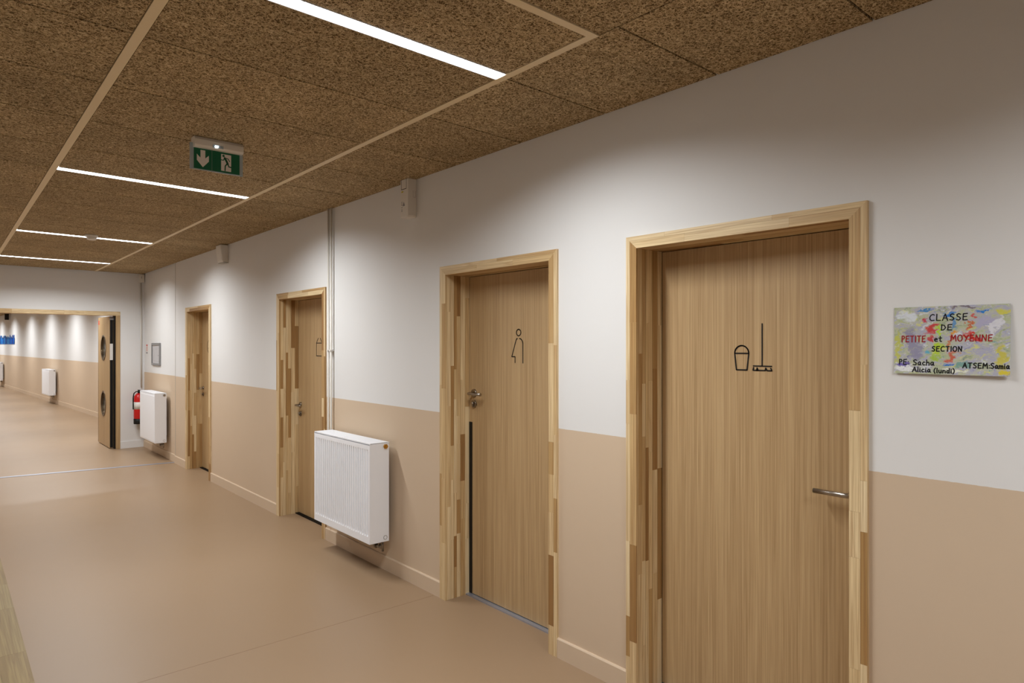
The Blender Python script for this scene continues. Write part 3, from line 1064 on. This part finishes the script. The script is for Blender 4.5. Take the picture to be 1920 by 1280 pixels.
for (du, dv, ru, rv, ro, cc) in DABS:
    m_ = k.n('ShaderNodeMapping', vector_type='TEXTURE')
    m_.inputs['Location'].default_value = (du, dv, 0)
    m_.inputs['Rotation'].default_value = (0, 0, ro)
    m_.inputs['Scale'].default_value = (ru, rv, 1)
    k.l(wuv, m_.inputs['Vector'])
    ln_ = k.n('ShaderNodeVectorMath', operation='LENGTH')
    k.l(m_.outputs[0], ln_.inputs[0])
    fac = k.math('MULTIPLY', k.ramp(ln_.outputs['Value'], [(0.62, (1, 1, 1)), (1.0, (0, 0, 0))]), BR)
    colr = k.mix(k.math('MULTIPLY', fac, 0.95), colr, cc)
k.col(colr)
M['card'] = k.m


def card_x(a, b):           # a: 0 left..1 right, b: 0 bottom..1 top; the lower right corner curls off the wall
    return W - 0.0035 - 0.010 * max(0, 0.55 - b) ** 1.5 * (0.45 + 0.75 * a) * 2.2 - 0.006 * a * a * (1 - abs(2 * b - 1))


root = thing('class_sign', (W, (PY0 + PY1) / 2, PZ0), 'colourful hand-painted classroom sign with black and red handwriting beside the nearest door', 'sign')
nu, nv = 16, 12
me = bpy.data.meshes.new('painted_card')
vv, ff, uvs = [], [], []
ZB = lambda a: PZ0 + 0.0015 * a
for t in (0, 1):
    for j in range(nv + 1):
        for i in range(nu + 1):
            a, b = i / nu, j / nv
            vv.append((card_x(a, b) + 0.0006 * t - W, PY1 + (PY0 - PY1) * a - (PY0 + PY1) / 2, (PZ1 - PZ0) * b))
            uvs.append((a, b))
st = nu + 1
N0 = (nu + 1) * (nv + 1)
for j in range(nv):
    for i in range(nu):
        q = (j * st + i, j * st + i + 1, (j + 1) * st + i + 1, (j + 1) * st + i)
        ff.append(q)
        ff.append(tuple(x + N0 for x in q[::-1]))
rim = [i for i in range(nu + 1)] + [j * st + nu for j in range(1, nv + 1)] + [nv * st + i for i in range(nu - 1, -1, -1)] + [j * st for j in range(nv - 1, 0, -1)]
for a_, b_ in zip(rim, rim[1:] + rim[:1]):
    ff.append((b_, a_, a_ + N0, b_ + N0))
me.from_pydata(vv, [], ff)
uvl = me.uv_layers.new(name='UVMap')
for lp in me.loops:
    uvl.data[lp.index].uv = uvs[lp.vertex_index]
me.materials.append(M['card'])
card = bpy.data.objects.new('painted_card', me)
COL.objects.link(card)
card.parent = root
card['wloc'] = root['wloc']

# handwriting: single-stroke letters on a unit-height grid
GL = {
    'C': (.62, [[(.60, .88), (.42, 1.0), (.18, .88), (.02, .55), (.05, .2), (.25, .02), (.58, .08)]]),
    'L': (.50, [[(.05, 1), (.02, .04), (.5, .04)]]),
    'A': (.66, [[(0, 0), (.36, 1.0), (.64, 0)], [(.14, .38), (.55, .40)]]),
    'S': (.55, [[(.52, .90), (.30, 1.0), (.08, .85), (.12, .62), (.42, .45), (.50, .22), (.32, .02), (.02, .10)]]),
    'E': (.55, [[(.54, 1), (.06, .96), (.02, .02), (.52, .04)], [(.05, .52), (.44, .54)]]),
    'D': (.58, [[(.08, .98), (.04, .02), (.32, .06), (.56, .42), (.42, .84), (.04, .98)]]),
    'P': (.52, [[(.08, 0), (.08, 1), (.40, .98), (.52, .76), (.38, .52), (.08, .48)]]),
    'T': (.60, [[(0, .98), (.60, 1.0)], [(.31, .98), (.28, 0)]]),
    'I': (.14, [[(.08, 1), (.06, 0)]]),
    'M': (.74, [[(0, 0), (.10, 1), (.36, .42), (.64, 1), (.74, 0)]]),
    'O': (.66, [arc(.33, .5, .32, .50, 90, 450, 18)]),
    'Y': (.58, [[(0, 1), (.28, .52)], [(.58, 1), (.18, 0)]]),
    'N': (.62, [[(.02, 0), (.06, 1), (.54, .04), (.60, 1)]]),
    ':': (.14, [[(.06, .55), (.07, .56)], [(.06, .10), (.07, .11)]]),
    'e': (.46, [[(.04, .34), (.42, .40), (.36, .60), (.16, .62), (.02, .34), (.14, .04), (.44, .08)]]),
    't': (.40, [[(.20, 1), (.18, .14), (.30, .0), (.40, .06)], [(0, .66), (.40, .70)]]),
    'a': (.50, [[(.42, .56), (.22, .62), (.03, .36), (.10, .06), (.28, .06), (.42, .52), (.40, .1), (.52, .02)]]),
    'c': (.42, [[(.40, .54), (.22, .62), (.03, .36), (.12, .04), (.42, .08)]]),
    'h': (.46, [[(.06, 1), (.04, 0)], [(.04, .36), (.24, .58), (.40, .46), (.42, 0)]]),
    'l': (.16, [[(.08, 1), (.06, .04), (.14, .02)]]),
    'i': (.18, [[(.08, .60), (.07, .06), (.16, .02)], [(.09, .84), (.10, .85)]]),
    'u': (.48, [[(.04, .60), (.06, .14), (.22, .02), (.40, .18), (.42, .60), (.42, .02)]]),
    'n': (.46, [[(.05, .60), (.04, 0)], [(.04, .36), (.24, .60), (.40, .48), (.42, 0)]]),
    'd': (.48, [[(.40, .52), (.20, .60), (.03, .34), (.12, .04), (.30, .08), (.42, .40)], [(.44, 1), (.42, 0)]]),
    'm': (.66, [[(.04, .60), (.03, 0)], [(.03, .38), (.18, .60), (.32, .46), (.33, 0)], [(.33, .38), (.48, .60), (.60, .48), (.62, 0)]]),
    '(': (.28, [[(.26, 1.05), (.08, .70), (.04, .30), (.20, -.12)]]),
    ')': (.28, [[(.02, 1.05), (.22, .70), (.22, .30), (.04, -.12)]]),
}
# text, left u, right u, baseline v, height, ink, slope   (fractions of the card: u left->right, v bottom->top)
LINES = [('CLASSE', .328, .655, .782, .094, 'ink', 0.0), ('DE', .430, .525, .640, .082, 'ink', 0.0),
         ('PETITE', .070, .290, .470, .090, 'dark_red_ink', 0.0), ('et', .370, .435, .475, .075, 'ink', 0.0), ('MOYENNE', .515, .860, .480, .088, 'dark_red_ink', 0.0),
         ('SECTION', .350, .610, .332, .072, 'ink', 0.0),
         ('PE:', .048, .140, .130, .076, 'ink', 0.0), ('Sacha', .180, .370, .124, .080, 'ink', 0.0), ('Alicia', .175, .340, .022, .072, 'ink', 0.0),
         ('(lundi)', .370, .552, .016, .068, 'ink', 0.0), ('ATSEM:', .620, .842, .098, .072, 'ink', 0.0), ('Samia', .848, .995, .098, .074, 'ink', 0.0)]
CWD, CHT = PY1 - PY0, PZ1 - PZ0
for (txt, u0, u1, vb_, hh, ink, sl) in LINES:
    gap = 0.24 if txt.isupper() else 0.16
    tot = sum(GL[c_][0] for c_ in txt) + gap * (len(txt) - 1)
    sx = (u1 - u0) * CWD / tot
    sz = hh * CHT
    vb_ += 0.006
    mb = MB()
    x = 0.0

    def cvt(a, b, d):
        fa, fb = a / CWD, b / CHT
        return (card_x(fa, fb) - 0.0004, PY1 - a, PZ0 + b)
    for c_ in txt:
        w_, sts = GL[c_]
        for s_ in sts:
            pts = [(u0 * CWD + (x + px) * sx, vb_ * CHT + pz * sz) for px, pz in s_]
            ribbon(mb, pts, 0.0033, cvt)
        x += w_ + gap
    mb.build('handwriting', ink, root)

# ------------------------------------------------------------------ double-door frame and leaves in the end opening
root = thing('door_5', ((XJ0 + XJ1) / 2, ye(1.1), 0), 'wide wooden frame of the double doors in the end wall, leaves standing open', 'door', kind='structure')
ZS = 2.040
for (x0, x1) in ((XJ1 - 0.058, XJ1), (XJ0, XJ0 + 0.058)):
    mb = MB()
    skew_box(mb, x0, x1, -0.006, 0.235, 0, ZS)
    mb.build('jamb', 'oak', root, bevel=0.002)
xs = [XJ0, 0.75, 1.365, XJ1]
for a, b in zip(xs[:-1], xs[1:]):
    mb = MB()
    skew_box(mb, a, b, -0.006, 0.235, ZS, HEAD)
    mb.build('head_board', 'pineX', root, bevel=0.002)


def double_leaf(label, hinge, sgn, rz):
    """local frame: leaf runs along +Y from 0 to 0.9, thickness along sgn*X behind the visible face."""
    r = thing('door_leaf', hinge, label, 'door', 'leaves of the end double doors', rz=rz)
    LW, ZT, T0 = 0.90, 2.03, 0.05
    HO = [(0.47, 1.545, 0.190), (0.47, 0.665, 0.190)]
    bm = bmesh.new()
    loops = []
    rect = [(0, 0.012), (LW, 0.012), (LW, ZT), (0, ZT)]
    def loop(pts):
        vs2 = [bm.verts.new((0, p[0], p[1])) for p in pts]
        return [bm.edges.new((vs2[i], vs2[(i + 1) % len(vs2)])) for i in range(len(vs2))]
    ed = loop(rect)
    for (a, b, rr_) in HO:
        ed += loop([(a + rr_ * math.cos(2 * math.pi * i / 40), b + rr_ * math.sin(2 * math.pi * i / 40)) for i in range(40)])
    res = bmesh.ops.triangle_fill(bm, use_beauty=True, edges=ed)
    fcs = [f for f in bm.faces if not any((f.calc_center_median().y - a) ** 2 + (f.calc_center_median().z - b) ** 2 < (rr_ * 0.97) ** 2 for a, b, rr_ in HO)]
    for f in list(bm.faces):
        if f not in fcs:
            bm.faces.remove(f)
    ex = bmesh.ops.extrude_face_region(bm, geom=list(bm.faces))
    bmesh.ops.translate(bm, vec=(sgn * T0, 0, 0), verts=[g for g in ex['geom'] if isinstance(g, bmesh.types.BMVert)])
    bmesh.ops.recalc_face_normals(bm, faces=bm.faces)
    me = bpy.data.meshes.new('panel')
    bm.to_mesh(me)
    bm.free()
    me.materials.append(M['oak'])
    pn = bpy.data.objects.new('panel', me)
    COL.objects.link(pn)
    pn.parent = r
    for (a, b, rr_) in HO:
        n = 40
        mb = MB()
        prof = [(rr_ + 0.012, -0.006), (rr_ + 0.012, T0 + 0.006), (rr_ - 0.014, T0 + 0.006), (rr_ - 0.014, -0.006)]
        vs2, fs2 = [], []
        for i in range(n):
            t = 2 * math.pi * i / n
            for (q, dd) in prof:
                vs2.append((sgn * dd, a + q * math.cos(t), b + q * math.sin(t)))
        for i in range(n):
            for j in range(4):
                fs2.append((i * 4 + j, i * 4 + (j + 1) % 4, ((i + 1) % n) * 4 + (j + 1) % 4, ((i + 1) % n) * 4 + j))
        mb.add(vs2, fs2)
        fr = mb.build('porthole_ring', 'bronze', r, local=True)
        MB().cyl((sgn * 0.021, a, b), (sgn * 0.029, a, b), rr_ - 0.010, 40).build('porthole_glass', 'glass', r, local=True)
    # dark seal along the hinge edge and the free edge, strike plate, hinge block
    MB().box(*sorted((sgn * 0.006, sgn * (T0 - 0.004))), -0.004, 0.001, 0.02, ZT - 0.02).build('edge_seal', 'black', r, local=True)
    MB().box(*sorted((sgn * -0.001, sgn * 0.012)), LW - 0.002, LW + 0.006, 0.012, ZT).build('edge_seal', 'black', r, local=True)
    MB().box(*sorted((sgn * 0.004, sgn * (T0 - 0.006))), -0.009, -0.003, 1.36, 1.61).build('edge_plate', 'white_plastic', r, local=True)
    MB().box(*sorted((sgn * 0.002, sgn * (T0 + 0.004))), -0.010, 0.012, ZT - 0.055, ZT - 0.012).build('pivot_block', 'grey_metal', r, local=True)
    st_ = MB()
    st_.box(*sorted((sgn * -0.001, 0)), 0.80, 0.88, ZT - 0.075, ZT - 0.050)
    st_.box(*sorted((sgn * -0.001, 0)), 0.80, 0.88, ZT - 0.112, ZT - 0.082)
    st_.build('red_sticker', 'red_print', r, local=True)
    return r


double_leaf('open oak door leaf with two round portholes, at the right of the end opening', (1.958, 11.72, 0), 1, math.radians(0.5))
double_leaf('open oak door leaf folded back at the left side of the end opening', (0.300, 11.63, 0), -1, math.radians(3))
struct('trim_6', MB().box(2.012, 2.028, 11.66, 11.80, 0.0, 2.03), 'black', 'dark gap seal between the open leaf and its frame', 'door trim')

# ------------------------------------------------------------------ fire extinguisher and wall notices
exx, exy = 2.325, ye(2.325) - 0.095
r = thing('fire_extinguisher', (exx, exy, 0.37), 'red fire extinguisher on the end wall, half hidden behind the far radiator', 'fire extinguisher')
R_ = 0.072
MB().lathe([(R_ - 0.004, 0.45), (R_, 0.46), (R_, 0.76), (R_ * 0.92, 0.80), (R_ * 0.55, 0.835), (R_ * 0.30, 0.845)], exx, exy).build('cylinder', 'red', r)
MB().lathe([(R_ - 0.002, 0.372), (R_ + 0.001, 0.378), (R_ + 0.001, 0.45), (R_ - 0.004, 0.452)], exx, exy).build('base_ring', 'black', r)
MB().lathe([(R_ + 0.0008, 0.60), (R_ + 0.0008, 0.71)], exx, exy).build('label_sheet', 'white_plastic', r)
mb = MB().cyl((exx, exy, 0.84), (exx, exy, 0.885), 0.018, 16)
mb.box(exx - 0.012, exx + 0.012, exy - 0.08, exy + 0.03, 0.885, 0.897)
mb.box(exx - 0.010, exx + 0.010, exy - 0.085, exy + 0.02, 0.862, 0.870)
mb.build('valve_handle', 'black', r)
hp = [(exx, exy, 0.865), (exx - 0.04, exy - 0.01, 0.872), (exx - 0.072, exy - 0.015, 0.845), (exx - 0.083, exy - 0.02, 0.78), (exx - 0.083, exy - 0.02, 0.60)]
MB().tube(hp, 0.008, 10).build('hose', 'black', r)
MB().box(exx - 0.02, exx + 0.02, exy + R_ - 0.01, ye(exx) - 0.001, 0.74, 0.80).build('wall_hook', 'grey_metal', r)

r = thing('notice_frame', (WF, 10.855, 1.29), 'grey framed notice on the right wall above the far radiator', 'notice')
fy0, fy1, fz0, fz1 = 10.61, 11.10, 1.29, 1.618
mb = MB()
fw = 0.032
mb.box(WF - 0.022, WF, fy0, fy0 + fw, fz0, fz1)
mb.box(WF - 0.022, WF, fy1 - fw, fy1, fz0, fz1)
mb.box(WF - 0.022, WF, fy0 + fw, fy1 - fw, fz0, fz0 + fw)
mb.box(WF - 0.022, WF, fy0 + fw, fy1 - fw, fz1 - fw, fz1)
mb.build('frame', 'grey_metal', r, bevel=0.003)
MB().box(WF - 0.010, WF, fy0 + fw, fy1 - fw, fz0 + fw, fz1 - fw).build('sheet', 'paper_grey', r)
mb = MB()
for (a, b, c_, d_) in ((0.10, 0.30, 0.255, 0.259), (0.14, 0.28, 0.235, 0.238), (0.10, 0.13, 0.14, 0.155), (0.20, 0.203, 0.08, 0.22), (0.30, 0.303, 0.06, 0.19), (0.38, 0.383, 0.06, 0.15), (0.10, 0.38, 0.06, 0.062)):
    mb.box(WF - 0.0108, WF - 0.010, fy0 + a, fy0 + b, fz0 + c_, fz0 + d_)
mb.build('print', 'print_grey', r)

r = thing('safety_notice', (WF, 11.468, 1.455), 'narrow red and white notice beside the grey frame on the right wall', 'notice')
MB().box(WF - 0.002, WF, 11.413, 11.523, 1.455, 1.600).build('plate', 'white_plastic', r)
MB().box(WF - 0.0026, WF - 0.002, 11.42, 11.516, 1.575, 1.596).build('red_band', 'red_print', r)
MB().box(WF - 0.0026, WF - 0.002, 11.42, 11.516, 1.458, 1.480).build('dark_band', 'print_grey', r)
mb = MB()
for z in (1.50, 1.515, 1.530, 1.545, 1.558):
    mb.box(WF - 0.0026, WF - 0.002, 11.43, 11.506, z, z + 0.006)
mb.build('text_lines', 'red_print', r)

# ------------------------------------------------------------------ far hall: blue paper frieze and a box under the ceiling
fz = thing('paper_frieze', (hall_x(30.6), 30.6, 1.6), 'row of blue paper figures along the far hall wall at the left edge', 'paper frieze')
yy = 28.76
while yy < 34.2:
    w_ = random.uniform(0.20, 0.32)
    h_ = random.uniform(0.26, 0.34)
    xw = hall_x(yy) - 0.012
    if yy < 28.8:
        h_ = 0.335
    mb = MB()
    tn = math.tan(HALL_RZ)
    b0 = 1.605
    body = [(0.02, 0), (w_ - 0.02, 0), (w_, h_ * 0.62), (w_ * 0.72, h_ * 0.72), (w_ * 0.28, h_ * 0.72), (0.0, h_ * 0.62)]
    head = [(w_ * 0.5 + w_ * 0.27 * math.cos(t), h_ * 0.84 + h_ * 0.16 * math.sin(t)) for t in [2 * math.pi * i / 10 for i in range(10)]]
    for pl in (body, head):
        vs_ = [(xw - tn * p[0] - dx, yy + p[0], b0 + p[1]) for dx in (0, 0.004) for p in pl]
        n = len(pl)
        mb.add(vs_, [tuple(range(n)), tuple(range(2 * n - 1, n - 1, -1))] + [(i, i + n, (i + 1) % n + n, (i + 1) % n) for i in range(n)])
    mb.build('paper_figure', 'blue', fz)
    yy += w_ + 0.02
tag(MB().prism([(1.74, 29.9), (1.86, 29.9), (1.86, 30.02), (1.74, 30.02)], 'z', 2.48, C).build('ceiling_box', 'hatch_dark', bevel=0.01),
    'small dark box hanging from the hall ceiling above the blue figures', 'ceiling box')

# ------------------------------------------------------------------ wooden bench in the lower left corner
bx1, by0, by1, bz = 0.243, -1.6, 5.2, 0.45
r = thing('wooden_bench', ((XL + bx1) / 2, (by0 + by1) / 2, 0), 'low wooden bench of glued pine staves at the lower left corner', 'bench')
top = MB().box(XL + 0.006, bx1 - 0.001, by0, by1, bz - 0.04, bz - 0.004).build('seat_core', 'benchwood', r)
xx = bx1
while xx > XL + 0.05:
    w_ = 0.085
    x0 = max(XL + 0.006, xx - w_)
    cu = stave_runs(by0, by1, 0.28, 0.62)
    for a, b in zip(cu[:-1], cu[1:]):
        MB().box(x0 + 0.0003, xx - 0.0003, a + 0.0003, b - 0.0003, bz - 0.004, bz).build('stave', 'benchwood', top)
    xx -= w_
for yy in (by0 + 0.1, 0.6, 2.2, 3.7, by1 - 0.13):
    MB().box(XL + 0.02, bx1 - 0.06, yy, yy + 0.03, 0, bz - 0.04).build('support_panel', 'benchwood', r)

bpy.context.view_layer.update()
for o in list(bpy.data.objects):
    if 'wloc' in o:
        del o['wloc']
